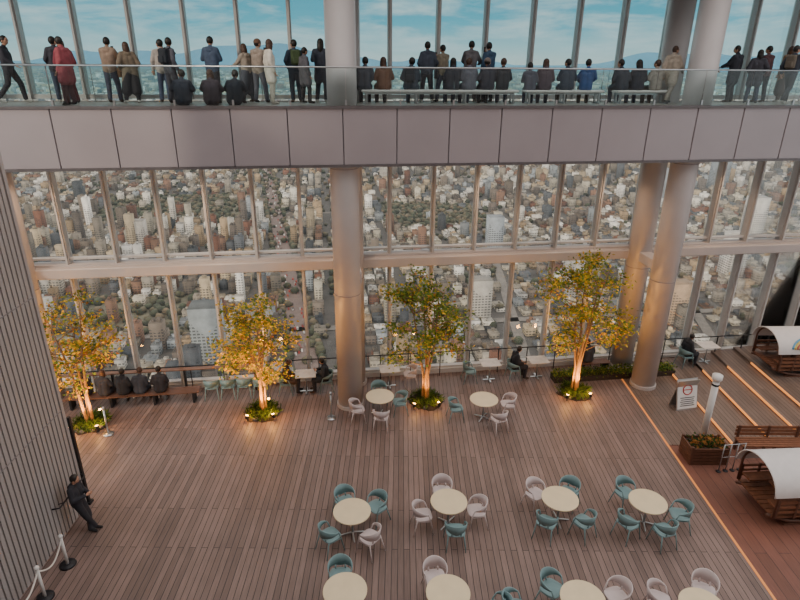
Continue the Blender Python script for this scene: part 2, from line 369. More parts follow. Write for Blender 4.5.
def tree(x,y,h,cr,seed,w,leaves=3600,stems=4,z0=0):
    R=random.Random(seed); mb=MB(); tips=[]
    for i in range(stems):
        a=2*PI*i/stems+R.uniform(-.4,.4); sp=R.uniform(.25,.5)*cr
        b0=Vector((.09*math.cos(a),.09*math.sin(a),0)); pts=[b0]; hh=h*R.uniform(.78,.95)
        for t in (.25,.5,.75,1): pts.append(Vector((math.cos(a)*sp*t**1.3+R.uniform(-.06,.06),math.sin(a)*sp*t**1.3+R.uniform(-.06,.06),hh*t)))
        mb.tube(pts,[.055,.045,.036,.024,.01],7,0)
        for j in range(9):
            t=R.uniform(.36,.98); k=min(int(t*4),3); f=t*4-k; p=pts[k].lerp(pts[k+1],f)
            aa=R.uniform(0,6.28); le=cr*R.uniform(.4,1.0)*(1.15-.6*abs(t-.55))
            q=p+Vector((math.cos(aa)*le,math.sin(aa)*le,R.uniform(.05,.4)*le+.1)); mid=p.lerp(q,.5)+Vector((0,0,.08))
            rr=math.hypot(q.x,q.y)
            if rr>cr: q.x*=cr/rr;q.y*=cr/rr
            mb.tube([p,mid,q],[.02,.013,.005],5,0)
            tips+= [q,mid.lerp(q,.5)]
            for _ in range(2):
                q2=mid.lerp(q,.6)+Vector((R.uniform(-.35,.35),R.uniform(-.35,.35),R.uniform(-.05,.3))); mb.tube([mid,q2],[.009,.004],4,0); tips.append(q2)
        tips.append(pts[-1])
    tot=sum(w)
    for i in range(leaves):
        c=R.choice(tips); p=c+Vector((R.gauss(0,.17),R.gauss(0,.17),R.gauss(0,.10)))
        r=R.uniform(0,tot); mi=1
        for ww in w:
            if r<ww: break
            r-=ww; mi+=1
        leaf(mb,p,R.uniform(.09,.16),min(mi,4),R)
    mb.build('garden_tree',[BARK,LG,LO,LY,LB],T(x,y,z0))
    mb=MB(); n=22; rr=[R.uniform(.48,.68) for _ in range(n)]
    vs=[(rr[k]*math.cos(2*PI*k/n),rr[k]*math.sin(2*PI*k/n),.0) for k in range(n)]+[(rr[k]*.8*math.cos(2*PI*k/n),rr[k]*.8*math.sin(2*PI*k/n),.09) for k in range(n)]
    fs=[(k,(k+1)%n,n+(k+1)%n,n+k) for k in range(n)]+[tuple(range(n,2*n))]
    mb.add(vs,fs,0,True)
    for i in range(700):
        a=R.uniform(0,6.28); q=R.uniform(0,.62)**.8*.85; p=Vector((q*math.cos(a),q*math.sin(a),.04)); hh=R.uniform(.1,.26)
        d=Vector((R.gauss(0,.07),R.gauss(0,.07),hh)); u=Vector((-math.sin(a),math.cos(a),0))*.016
        mb.add([p-u,p+u,p+d*.6+u*.8,p+d+Vector((d.x*.6,d.y*.6,0))],[(0,1,2,3)],R.choice((1,1,2)))
    for i in range(9):
        a=R.uniform(0,6.28); mb.ell((.5*math.cos(a),.5*math.sin(a),.05),(.09,.07,.06),8,5,3)
    mb.build('planting_bed',[SOIL,LG,LD,mat('stone','#6c6762',.9)],T(x,y,z0+.001))
def uplight(x,y,tx,ty,tz,e,z0=0,col='#ffae50',pt=0):
    mb=MB(); d=(Vector((tx,ty,tz))-Vector((x,y,z0+.2))).normalized()
    mb.cyl((0,0,0),(0,0,.14),.015,seg=8); mb.cyl(tuple(Vector((0,0,.18))-d*.07),tuple(Vector((0,0,.18))+d*.06),.045,.055,12); 
    mb.tube([Vector((0,0,.18))+d*.055,Vector((0,0,.18))+d*.064],.047,12,1)
    o=mb.build('ground_uplight',[DK,mat('lamp_lens','#ffd9a0',.4,0,0,1,25,'#ffb860')],T(x,y,z0))
    l=bpy.data.lights.new('uplight_lamp','SPOT'); l.energy=e; l.color=lin(col)[:3]; l.spot_size=math.radians(105); l.spot_blend=.7; l.shadow_soft_size=.05
    lo=bpy.data.objects.new('lamp',l); scene.collection.objects.link(lo); lo.parent=o
    lo.matrix_local=Matrix.Translation(Vector((0,0,.18))+d*.09)@d.to_track_quat('-Z','Y').to_matrix().to_4x4()
    if pt:
        l=bpy.data.lights.new('uplight_glow','POINT'); l.energy=pt; l.color=lin(col)[:3]; l.shadow_soft_size=.08
        lo=bpy.data.objects.new('glow',l); scene.collection.objects.link(lo); lo.parent=o; lo.matrix_local=Matrix.Translation(Vector((0,0,.18))+d*.16)
trees=[(-10.03,15.95,4.75,1.25,11,(2,3,2.6,1.4),2300,3),(-4.59,16.7,4.3,1.25,22,(3,4,3.5,.2),3300,4),(.91,17.5,4.6,1.3,33,(7,3.5,.5,.4),3500,4),(6.3,18.15,5.1,1.6,44,(4,5,2.2,.4),4200,4)]
for (x,y,h,cr,sd,wt,lv,st) in trees:
    tree(x,y,h,cr,sd,wt,lv,st)
    k={11:1.1,22:1.5,33:.5,44:1.1}[sd]
    uplight(x-.4,y-.55,x,y,2.2,380*k,pt=20*k)
    uplight(x+.45,y-.45,x,y,2.3,380*k,pt=20*k)
    uplight(x+.1,y+.5,x,y,2.2,120*k)
mb=MB(); R=random.Random(5)
mb.box((0,0,.1),(4.8,.44,.2),0)
for i in range(4200):
    p=(R.uniform(-2.4,2.4),R.uniform(-.22,.22),R.uniform(.12,.42)); leaf(mb,p,R.uniform(.05,.1),R.choice((1,1,2,3)),R)
mb.build('hedge',[SOIL,LG,LD,LO],MW@T(8.0,-1.32,0))

# ---------------- right side things
WOOD=mat('dark_wood','#5b3a2a',.55,0,.2,8); WOOD2=mat('warm_wood','#7a4e36',.55,0,.2,8)
def planter(x,y,h):
    mb=MB(); R=random.Random(9)
    for i in range(5):
        z=.06+i*.1
        for sy in(-1,1): mb.box((0,sy*.3,z),(1.0,.035,.085),0)
        for sxx in(-1,1): mb.box((sxx*.5,0,z),(.035,.6,.085),0)
    for a in(-.48,.48):
        for b in(-.29,.29): mb.box((a,b,.27),(.06,.06,.54),0)
    mb.box((0,0,.4),(.95,.56,.06),1)
    for i in range(350): leaf(mb,(R.uniform(-.42,.42),R.uniform(-.22,.22),R.uniform(.42,.62)),R.uniform(.07,.13),R.choice((2,3)),R)
    mb.build('wooden_planter',[WOOD,SOIL,LD,LB],T(x,y,-.02,h,1.12))
planter(9.2,14.5,0)
mb=MB(); mb.cyl((0,0,0),(0,0,.04),.2,seg=20,mi=1); mb.cyl((0,0,.04),(0,0,2.1),.1,.1,16); mb.tube([(0,0,2.1),(0,0,2.16),(0,0,2.3)],[.11,.15,.15],20,0); mb.cyl((0,0,1.95),(0,0,2.0),.115,seg=16,mi=1)
mb.build('light_bollard',[WHITE,DK],T(9.65,15.45,0))
mb=MB()
for sgn,rot in((1,-14),(-1,14)):
    M=Matrix.Translation((0,-.2*sgn,0))@Matrix.Rotation(math.radians(rot),4,'X')
    mb.box((0,0,.55),(.8,.03,1.1),0,M)
    mb.box((0,-.02*sgn,.56),(.74,.012,1.02),1,M)
    if sgn==1:
        mb.tube([(.0+.17*math.cos(a),-.032,.72+.17*math.sin(a)) for a in np.linspace(0,2*PI,24)],.02,6,2,M=M,caps=False)
        mb.box((0,-.03,.72),(.3,.008,.03),2,M)
        for i in range(5): mb.box((0,-.03,.44-.07*i),(.55-.06*(i%2),.006,.025),3,M)
        mb.box((0,-.03,.99),(.55,.006,.07),2,M)
mb.build('a_frame_sign',[STEEL,WHITE,mat('sign_red','#b8403a',.5),DK],T(9.85,17.3,.0,12))
mb=MB()
for i in range(4):
    mb.cyl((i*.22,0,0),(i*.22,0,.95),.014,seg=8); mb.cyl((i*.22,0,0),(i*.22,0,.02),.07,seg=12,mi=1)
mb.tube([(0,0,.93),(.66,0,.93)],.012,6); mb.tube([(0,0,.5),(.66,0,.5)],.008,6)
mb.build('metal_barrier',[STEEL,DK],T(9.35,13.85,-.02,8))
def slat_bench(x,y,z,L_,h):
    mb=MB()
    for i in range(5): mb.box((0,-.2+i*.1,.44),(L_,.08,.035),0)
    for i in range(3): mb.box((0,.26,.56+i*.12),(L_,.03,.09),0)
    n=int(L_/.9)+1
    for i in range(n):
        x_=-L_/2+.1+i*(L_-.2)/(n-1)
        mb.box((x_,-.18,.21),(.06,.06,.42),1); mb.box((x_,.25,.43),(.06,.06,.86),1); mb.box((x_,.03,.4),(.05,.45,.05),1)
    mb.build('wooden_bench',[WOOD2,WOOD],T(x,y,z,h))
slat_bench(11.75,14.7,-.02,2.9,0); slat_bench(15.0,14.7,-.02,3.2,0)
def covered_seat(x,y,z,h,pic):
    mb=MB(); W=2.1; D=1.5
    for i in range(9): mb.box((0,-D/2+.09+i*.165,.32),(W,.14,.04),0)
    for a in(-1,1):
        mb.tube([(-W/2-.1,a*D*.42,.34),(-W/4,a*D*.42,.12),(0,a*D*.42,.06),(W/4,a*D*.42,.12),(W/2+.1,a*D*.42,.34)],.05,8,1)
        mb.box((0,a*D*.42,.025),(W*.6,.1,.05),1)
        mb.box((0,a*D*.36,.58),(W-.1,.34,.05),0)
        for i in range(3): mb.box((0,a*D*.5,.5+.15*i),(W,.03,.07),0)
        for i in range(5): mb.box((-W/2+.05+i*(W-.1)/4,a*D*.5,.58),(.05,.05,.54),1)
    mb.box((0,0,.72),(W*.6,.36,.04),0); mb.box((0,0,.5),(.1,.1,.4),1)
    n=20
    def arc(t,r): return (math.cos(t)*r,math.sin(t)*r*.8)
    for xx in(-W/2,0,W/2):
        pts=[(xx,-D/2,.35)]+[(xx,arc(t,D/2)[0],1.0+arc(t,D/2)[1]) for t in np.linspace(PI,0,n)]+[(xx,D/2,.35)]
        mb.tube(pts,.03,8,1)
    ts=np.linspace(PI*1.0,0,n); xs=np.linspace(-W/2-.15,W/2+.15,9)
    for rr,rev in((D/2+.06,0),(D/2+.035,1)):
        vs=[(xx,arc(t,rr)[0],1.0+arc(t,rr)[1]) for xx in xs for t in ts]; fs=[]
        for i in range(8):
            for j in range(n-1):
                q=(i*n+j,i*n+j+1,(i+1)*n+j+1,(i+1)*n+j); fs.append(q if not rev else q[::-1])
        mb.add(vs,fs,2,True)
    for xx in(-W/2-.15,W/2+.15): mb.tube([(xx,arc(t,D/2+.05)[0],1.0+arc(t,D/2+.05)[1]) for t in ts],.022,6,2)
    if pic:
        for k,c in enumerate([4,5,6,7]):
            r0=.62-.09*k; pts=[]
            for a in np.linspace(.15,PI-.15,16):
                px=math.cos(a)*r0; py=math.sin(a)*r0*.9-.35
                tt=PI*.80-py/(D/2+.06)*1.0
                q=arc(tt,D/2+.055); pts.append((px-.1,q[0],1.0+q[1]))
            mb.tube(pts,.04,5,c)
    mats=[WOOD2,WOOD,mat('canvas_white','#d3cecb',.7,0,.04),DK]
    if pic: mats+= [mat('pic_blue','#5f9fc4',.6),mat('pic_yellow','#d8c060',.6),mat('pic_red','#c06858',.6),mat('pic_green','#6fa070',.6)]
    mb.build('covered_garden_seat',mats,T(x,y,z,h))
covered_seat(10.55,12.45,-.02,4,False)
covered_seat(14.75,19.4,.4,2,True)

mb=MB(); pts=[(-7.75,10.25),(-7.77,9.35),(-7.8,8.4),(-7.82,7.4)]
for (x,y) in pts:
    mb.cyl((x,y,0),(x,y,.04),.19,.17,20,1); mb.cyl((x,y,.04),(x,y,.82),.035,seg=12); mb.ell((x,y,.86),(.055,.055,.055),12,8)
for a,b in zip(pts,pts[1:]):
    mb.tube([(a[0]+(b[0]-a[0])*t,a[1]+(b[1]-a[1])*t,.76-.28*math.sin(PI*t)) for t in np.linspace(0,1,12)],.02,8,2)
mb.build('rope_stanchion',[WHITE,DK,mat('rope_white','#d6d0c8',.8)])
def post(x,y,h=1.0):
    mb=MB(); mb.cyl((0,0,0),(0,0,.03),.16,seg=18); mb.cyl((0,0,.03),(0,0,h-.1),.028,seg=10); mb.cyl((0,0,h-.1),(0,0,h),.04,seg=12); mb.build('barrier_post',[STEEL],T(x,y))
post(-2.25,16.4); post(-9.2,15.4)

# ---------------- people
SK=mat('skin','#c0937a',.55,0,.04); EYE=mat('eye_dark','#1a1412',.3); LIP=mat('lips','#8e4b45',.5)
HAIRS=[mat('hair_black','#211b17',.5,0,.2,30),mat('hair_brown','#4a3428',.5,0,.2,30),mat('hair_grey','#6d6a68',.6,0,.1,30)]
def cloth(h): return mat('cloth_'+h,'#'+h,.85,0,.15,14)
def V(*a): return Vector(a)
def joints(kind):
    J=dict(pel=V(0,0,.93),che=V(0,.0,1.24),nek=V(0,-.01,1.44),head=V(0,.015,1.585))
    for s,k in((-1,'L'),(1,'R')):
        J['sh'+k]=V(s*.165,-.01,1.38);J['el'+k]=V(s*.235,-.04,1.12);J['wr'+k]=V(s*.235,.06,.88)
        J['hi'+k]=V(s*.085,0,.90);J['kn'+k]=V(s*.10,.02,.49);J['an'+k]=V(s*.105,-.02,.085);J['to'+k]=V(s*.125,.13,.035)
    def setarm(k,el,wr): J['el'+k]=V(*el);J['wr'+k]=V(*wr)
    if kind=='phone': setarm('L',(-.23,.12,1.17),(-.07,.30,1.34));setarm('R',(.23,.12,1.17),(.07,.30,1.34))
    if kind=='phone1': setarm('R',(.24,.14,1.2),(.12,.30,1.42))
    if kind=='rail': setarm('L',(-.27,.12,1.15),(-.2,.35,1.08));setarm('R',(.27,.12,1.15),(.2,.35,1.08)); J['head'].y+=.03
    if kind=='pocket': setarm('L',(-.28,-.08,1.13),(-.19,.08,.96));setarm('R',(.28,-.08,1.13),(.19,.08,.96))
    if kind=='fold': setarm('L',(-.24,.06,1.12),(.03,.2,1.16));setarm('R',(.24,.06,1.12),(-.03,.23,1.14))
    if kind=='walk':
        J['knL']=V(-.09,.2,.5);J['anL']=V(-.09,.24,.09);J['toL']=V(-.1,.4,.05);J['knR']=V(.09,-.06,.5);J['anR']=V(.09,-.34,.13);J['toR']=V(.1,-.2,.035)
        setarm('L',(-.24,-.14,1.14),(-.22,-.14,.9));setarm('R',(.24,.06,1.13),(.2,.25,.98))
    if kind in('sit','sit2','low'):
        dz=-.37 if kind!='low' else -.80
        for k in list(J):
            if k[:2] in('pe','ch','ne','he','sh','el','wr','hi'): J[k].z+=dz
        J['che'].y+=.03;J['nek'].y+=.05;J['head'].y+=.09 if kind!='sit2' else .06
        for s,k in((-1,'L'),(1,'R')):
            J['sh'+k].y+=.05
            if kind=='low':
                J['kn'+k]=V(s*.15,.36,.44);J['an'+k]=V(s*.13,.52,.085);J['to'+k]=V(s*.14,.66,.035)
                J['el'+k]=V(s*.27,.15,.40);J['wr'+k]=V(s*.13,.36,.50)
            else:
                J['kn'+k]=V(s*.12,.44,.52);J['an'+k]=V(s*.12,.40,.085);J['to'+k]=V(s*.14,.55,.035)
                J['el'+k]=V(s*.25,.06,.78)
                J['wr'+k]=V(s*.12,.30,.66) if kind=='sit' else V(s*.07,.30,.85)
    if kind=='lean':
        J['pel']=V(0,-.08,.92);J['che']=V(0,-.10,1.23);J['nek']=V(0,-.10,1.43);J['head']=V(0,-.03,1.57)
        for s,k in((-1,'L'),(1,'R')):
            J['sh'+k]=V(s*.17,-.10,1.37);J['hi'+k]=V(s*.085,-.07,.89);J['el'+k]=V(s*.26,-.04,1.10);J['wr'+k]=V(s*.06,.19,1.14)
            J['kn'+k]=V(s*.06,.07,.48);J['an'+k]=V(-s*.05,.13+s*.03,.085);J['to'+k]=V(-s*.07,.28+s*.03,.035)
    return J
VOX=.02
PR=random.Random(77)
def person(name,M,kind,top,bottom,hair=0,long=False,coat=False,scale=1,yaw=None,pitch=None,shoe=None,bag=None,hat=None,bagc='4a3a32',skirt=False):
    J=joints(kind); caps=[]
    shoe=shoe or PR.choice(('1c1b1c','3a3634','d0ccc6','4a3a30'))
    yaw=PR.uniform(-45,45) if yaw is None else yaw
    pitch=PR.uniform(-14,4) if pitch is None else pitch
    if kind not in('sit','sit2','low','walk','lean'):
        dx=PR.choice((-1,1))*PR.uniform(.01,.05); sw=PR.uniform(.0,.07)
        for k in('pel','hiL','hiR'): J[k].x+=dx
        for k in('nek','head','shL','shR','che'): J[k].x+=dx*.4
        for s,k in((-1,'L'),(1,'R')):
            J['an'+k].x+=s*sw;J['to'+k].x+=s*(sw+.01);J['kn'+k].x+=s*sw*.5+dx*.5
        k='L' if dx>0 else 'R'; J['kn'+k].y+=.06; J['an'+k].y+=.07; J['to'+k].y+=.07
        J['nek'].y+=.02;J['head'].y+=.03
    elif kind!='lean':
        t=PR.uniform(-.04,.04)
        for k in('nek','head','shL','shR'): J[k].x+=t
        J['nek'].y+=.03;J['head'].y+=.05
    for k in('L','R'):
        J['el'+k]+=V(PR.uniform(-.02,.02),PR.uniform(-.03,.03),PR.uniform(-.02,.02))
    def c(a,ra,b,rb,reg): caps.append((Vector(a),ra,Vector(b),rb,reg))
    pel,che,nek,head=J['pel'],J['che'],J['nek'],J['head']
    th=.020 if not coat else .036
    for s,k in((-1,'L'),(1,'R')):
        c(pel+V(s*.065,0,-.02),.118+th*.6,che+V(s*.070,.0,.0),.108+th,1)
        c(che+V(s*.07,0,.0),.108+th,J['sh'+k]+V(-s*.03,0,-.03),.066+th*.6,1)
        c(J['sh'+k],.058+th*.6,J['el'+k],.050+th*.6,1)
        c(J['el'+k],.050+th*.6,J['wr'+k].lerp(J['el'+k],.08),.038+th*.5,1)
        c(J['wr'+k].lerp(J['el'+k],.15),.026,J['wr'+k],.024,0)
        c(J['hi'+k],.105,J['kn'+k],.076,2); c(J['kn'+k],.076,J['an'+k]+V(0,0,.03),.062,2)
        c(J['an'+k]+V(0,-.02,-.02),.047,J['to'+k],.036,3)
        if coat: c(J['hi'+k]+V(0,0,.04),.14,J['hi'+k].lerp(J['kn'+k],.62),.135,1)
        if skirt: c(J['hi'+k],.14,J['kn'+k]-V(0,0,.15),.15,2)
    c(J['shL'].lerp(nek,.4),.062,J['shR'].lerp(nek,.4),.062,1)
    if PR.random()<.6: c(nek+V(-.05,-.07,-.06),.055,nek+V(.05,-.07,-.06),.055,1)   # hood / collar
    c(nek-V(0,0,.05),.062,nek+V(0,0,.02),.070 if coat else .055,1)
    c(nek,.05,head-V(0,.01,.05),.048,0)
    tb=MB()
    for a,ra,b,rb,_ in caps: tb.tube([a,b],[ra,rb],12,0,True,None,True)
    me=tb.mesh('tmp',[]); o=bpy.data.objects.new('tmp',me); scene.collection.objects.link(o)
    md=o.modifiers.new('r','REMESH'); md.mode='VOXEL'; md.voxel_size=VOX; md.use_smooth_shade=True
    sm=o.modifiers.new('s','SMOOTH'); sm.iterations=3; sm.factor=.5
    bpy.context.view_layer.update()
    ev=o.evaluated_get(bpy.context.evaluated_depsgraph_get()); em=ev.to_mesh()
    nv=len(em.vertices); co_=np.zeros(nv*3,dtype=np.float32); em.vertices.foreach_get('co',co_); co_=co_.reshape(-1,3)
    faces=[tuple(p.vertices) for p in em.polygons]
    ev.to_mesh_clear(); bpy.data.objects.remove(o); bpy.data.meshes.remove(me)
    fc=np.array([co_[list(f)].mean(0) for f in faces]); best=np.full(len(fc),1e9); reg=np.zeros(len(fc),int)
    for a,ra,b,rb,rg in caps:
        A=np.array(a);B=np.array(b);d=B-A;t=np.clip(((fc-A)@d)/max(d@d,1e-9),0,1)
        dist=np.linalg.norm(fc-(A+t[:,None]*d),axis=1)-(ra+(rb-ra)*t)
        if rg==1: dist=dist-.006
        u=dist<best; best[u]=dist[u]; reg[u]=rg
    mb=MB(); mb.v=[tuple(p) for p in co_.tolist()]; mb.f=faces; mb.m=reg.tolist(); mb.sm=[True]*len(faces)
    H=Matrix.Translation(head)@Matrix.Rotation(math.radians(yaw),4,'Z')@Matrix.Rotation(math.radians(pitch),4,'X')@Matrix.Scale(1.04,4)
    def hf(p):
        x,y,z=p
        if z<0: x*=1+.28*z; y*=1+.12*z
        if y>0 and abs(x)<.16 and -.35<z<.1: y+=.16*(1-abs(x)/.16)*(1-abs(z+.2)/.32 if abs(z+.2)<.32 else 0)
        if y>.5 and abs(abs(x)-.35)<.18 and abs(z-.05)<.15: y-=.06
        return [x,y,z]
    mb.ell((0,0,0),(.076,.094,.115),24,18,0,H,hf)
    for s in(-1,1):
        mb.ell((s*.029,.083,.008),(.011,.007,.007),8,5,5,H); mb.ell((s*.077,-.005,-.01),(.012,.022,.032),8,6,0,H)
        mb.box((s*.029,.088,.027),(.026,.006,.005),4,H)
    mb.ell((0,.084,-.058),(.022,.008,.007),8,5,7,H)
    mb.ell((0,-.020,.026),(.089,.094,.106),18,12,4,H)
    if long:
        mb.ell((0,-.055,-.07),(.088,.055,.16),14,9,4,H)
        for s in(-1,1): mb.ell((s*.072,-.01,-.06),(.022,.05,.11),10,7,4,H)
    if hat:
        mb.ell((0,-.012,.045),(.096,.106,.094),16,9,6,H)
    for s,k in((-1,'L'),(1,'R')):
        wv=J['wr'+k]; d=(wv-J['el'+k]).normalized(); side=V(0,0,1).cross(d)
        if side.length<.3: side=V(0,1,0)
        side.normalize(); nrm=d.cross(side).normalized()
        Hm=Matrix((( side.x,nrm.x,d.x,wv.x),(side.y,nrm.y,d.y,wv.y),(side.z,nrm.z,d.z,wv.z),(0,0,0,1)))
        mb.ell((0,0,.045),(.040,.017,.052),10,7,0,Hm)
        for i,(ox,ln) in enumerate(((-.029,.062),(-.010,.074),(.010,.070),(.029,.054))):
            mb.tube([(ox*.8,0,.07),(ox*1.05,.004,.085+ln*.35),(ox*1.08,.016,.085+ln*.7),(ox*1.05,.032,.085+ln*.92)],[.009,.0085,.008,.006],6,0,M=Hm,round_=True)
        mb.tube([(.03,.0,.02),(.055,.008,.045),(.06,.016,.072)],[.011,.010,.007],6,0,M=Hm,round_=True)
    if 'phone' in kind or kind=='sit2':
        p=J['wrR']+ (J['wrR']-J['elR']).normalized()*.09; mb.box(tuple(p+V(-.03,.01,.03)),(.075,.01,.15),5)
    if bag=='pack':
        mb.box((0,che.y-.2,che.z+.0),(.28,.15,.40),6,bev=.04); mb.box((0,che.y-.29,che.z-.08),(.2,.05,.18),6,bev=.015)
        for s in(-1,1): mb.tube([(s*.1,che.y-.14,che.z+.17),(s*.11,che.y-.02,che.z+.22),(s*.11,che.y+.13,che.z+.08),(s*.12,che.y-.1,che.z-.16)],.016,6,6)
    if bag=='tote':
        mb.box((.27,pel.y,pel.z-.12),(.09,.3,.26),6,bev=.02)
        mb.tube([(.27,pel.y-.1,pel.z),(.2,che.y-.04,nek.z-.1),(.14,nek.y,nek.z-.0),(.2,che.y+.1,nek.z-.12),(.27,pel.y+.1,pel.z)],.01,6,6)
    mb.build(name,[SK,cloth(top),cloth(bottom),cloth(shoe),HAIRS[hair],EYE,cloth(bagc),LIP],M@Matrix.Scale(scale,4))

def G(x,n,h,z=9.85): # position: world x, offset n from the glass, heading relative to the glass normal
    s=(x+n*.1387)/.9903
    return MW@T(s,n,z,h)
def gp(x,n,h,kind,top,bottom,**k): person('person',G(x,n,h),kind,top,bottom,**k)
gp(-10.75,-1.0,-85,'walk','34353d','2b2b33')
gp(-9.5,-.95,10,'pocket','3c3c46','3c465a')
gp(-9.12,-1.3,35,'fold','8a3c4a','5a2a30',coat=True,long=True,hair=1,scale=.95)
gp(-8.78,-2.0,70,'stand','9a4c54','5a3c40',coat=True,scale=.98)
gp(-8.15,-.95,-5,'phone','9a8676','44485a',bag='tote',bagc='8a6a50')
gp(-7.6,-1.15,30,'pocket','7a6e5e','2e2e34',coat=True,long=True,hair=1,scale=.93,skirt=True)
gp(-6.78,-.95,15,'phone1','b3aca6','44506a',scale=.98)
gp(-6.38,-1.4,-40,'stand','50525c','3c3c46',bag='pack',bagc='2a3038')
gp(-5.98,-1.95,5,'low','3a3e4a','30303a',coat=True)
gp(-5.42,-.95,-10,'fold','46566e','34343c',scale=1.03)
gp(-5.22,-1.95,0,'low','4a4048','2c2c34',coat=True,hair=1,long=True)
gp(-4.62,-1.95,-8,'low','2c303a','2c2c34',coat=True)
gp(-4.5,-.85,50,'rail','a0968a','4a4e5a',long=True,hair=1,scale=.93,skirt=True)
gp(-4.1,-1.05,-30,'phone','9a8e84','5a5c68',hat=True,bagc='6a5040')
gp(-3.7,-1.55,-70,'stand','e0dacd','d0c8b8',hair=1,long=True,coat=True,scale=.99,shoe='b9b2a8')
gp(-3.1,-.95,10,'pocket','3a4656','34404e',bag='pack',bagc='46583c')
gp(-2.78,-1.35,-60,'stand','5c5c64','2e2e34',scale=.88,coat=True)
gp(-2.38,-.95,-5,'phone','343a48','30343f',long=True,scale=1.02,coat=True)
SB=-1.45
def sit(x,kind,top,**k): person('person',G(x,SB,random.uniform(-20,20),9.78),kind,top,k.pop('bottom',random.choice(('34343c','3c465a','4a4642'))),**k)
sit(-1.1,'sit','42454f',coat=True); sit(-.52,'sit2','6e4e3e',long=True,hair=1,coat=True); sit(.25,'sit','3c4450',coat=True,bag='pack',bagc='2a2e36')
gp(.77,-.85,0,'pocket','424a58','30303a',bag='tote',bagc='2c3038'); gp(1.22,-.85,25,'phone','867e6c','3a4456',scale=.95)
sit(1.5,'sit','34363f',coat=True,long=True); sit(2.0,'sit2','666670',coat=True,hair=1)
gp(2.1,-.8,-20,'rail','6a686c','3a3a46',scale=1.02); gp(2.65,-.85,20,'phone1','3c546e','36363f')
sit(2.55,'sit','3a3a44',coat=True,hat=True,bagc='7a706a'); sit(3.0,'sit','34363c',hair=1)
sit(3.85,'sit2','5a5a66',scale=.92); sit(4.3,'sit','544850',long=True,coat=True,hair=1); sit(5.0,'sit2','3e4654',coat=True); sit(5.6,'sit','2f5286')
sit(6.75,'sit','3c404a',coat=True); sit(7.25,'sit','343640',coat=True,long=True); sit(7.85,'sit2','9c958c',hair=1)
gp(8.3,-1.5,-55,'walk','b5a898','8c8276',coat=True,hair=1,scale=.97); gp(9.5,-1.4,-65,'walk','968c82','3e4250',bag='pack')
gp(10.7,-.95,20,'rail','34363f','2c2c34',coat=True); gp(11.2,-1.35,-35,'pocket','46464f','3c465a',coat=True,long=True,scale=.93)
gp(11.75,-.95,10,'phone','5a3e42','2c2c34'); gp(12.1,-1.8,-65,'walk','3a3e48','34343c',bag='pack',bagc='6e6458'); gp(12.5,-1.0,0,'stand','90704f','554844',long=True,hair=1,coat=True,skirt=True)
def lp(x,n,h,kind,top,bottom='2e2e36',z=0,**k): person('person',G(x,n,h,z),kind,top,bottom,**k)
for i,(x,t) in enumerate(((-10.65,'26282e'),(-10.0,'34343a'),(-9.4,'282a30'),(-8.85,'383c46'),(-8.2,'2e2e34'))):
    lp(x,-1.12,random.uniform(-12,12),'sit',t,coat=True,hair=i%2,long=(i==1))
lp(-4.02,-1.0,-90,'sit','4a3c36',coat=True,hair=1); lp(-2.63,-1.0,90,'sit2','2a3038',coat=True)
lp(4.28,-1.0,-85,'sit','26282e',coat=True); 
lp(11.1,-1.0,-80,'sit','2a2c32',coat=True,z=.1)
mb=MB()
for i in range(4): mb.box((0,-.15+i*.1,.42),(1.2,.08,.035),0)
for x in(-.5,.5): mb.box((x,0,.2),(.06,.34,.4),1)
mb.build('slatted_bench',[mat('bench_wood','#6b4a3a',.55),DK],MW@T(7.4,-.84))
lp(7.2,-.84,5,'sit','383a40',coat=True,long=True)
person('person',T(-7.82,11.35,0,-90),'lean','2a2a31','2a2a30',pitch=-18,yaw=10,shoe='1c1b1c')

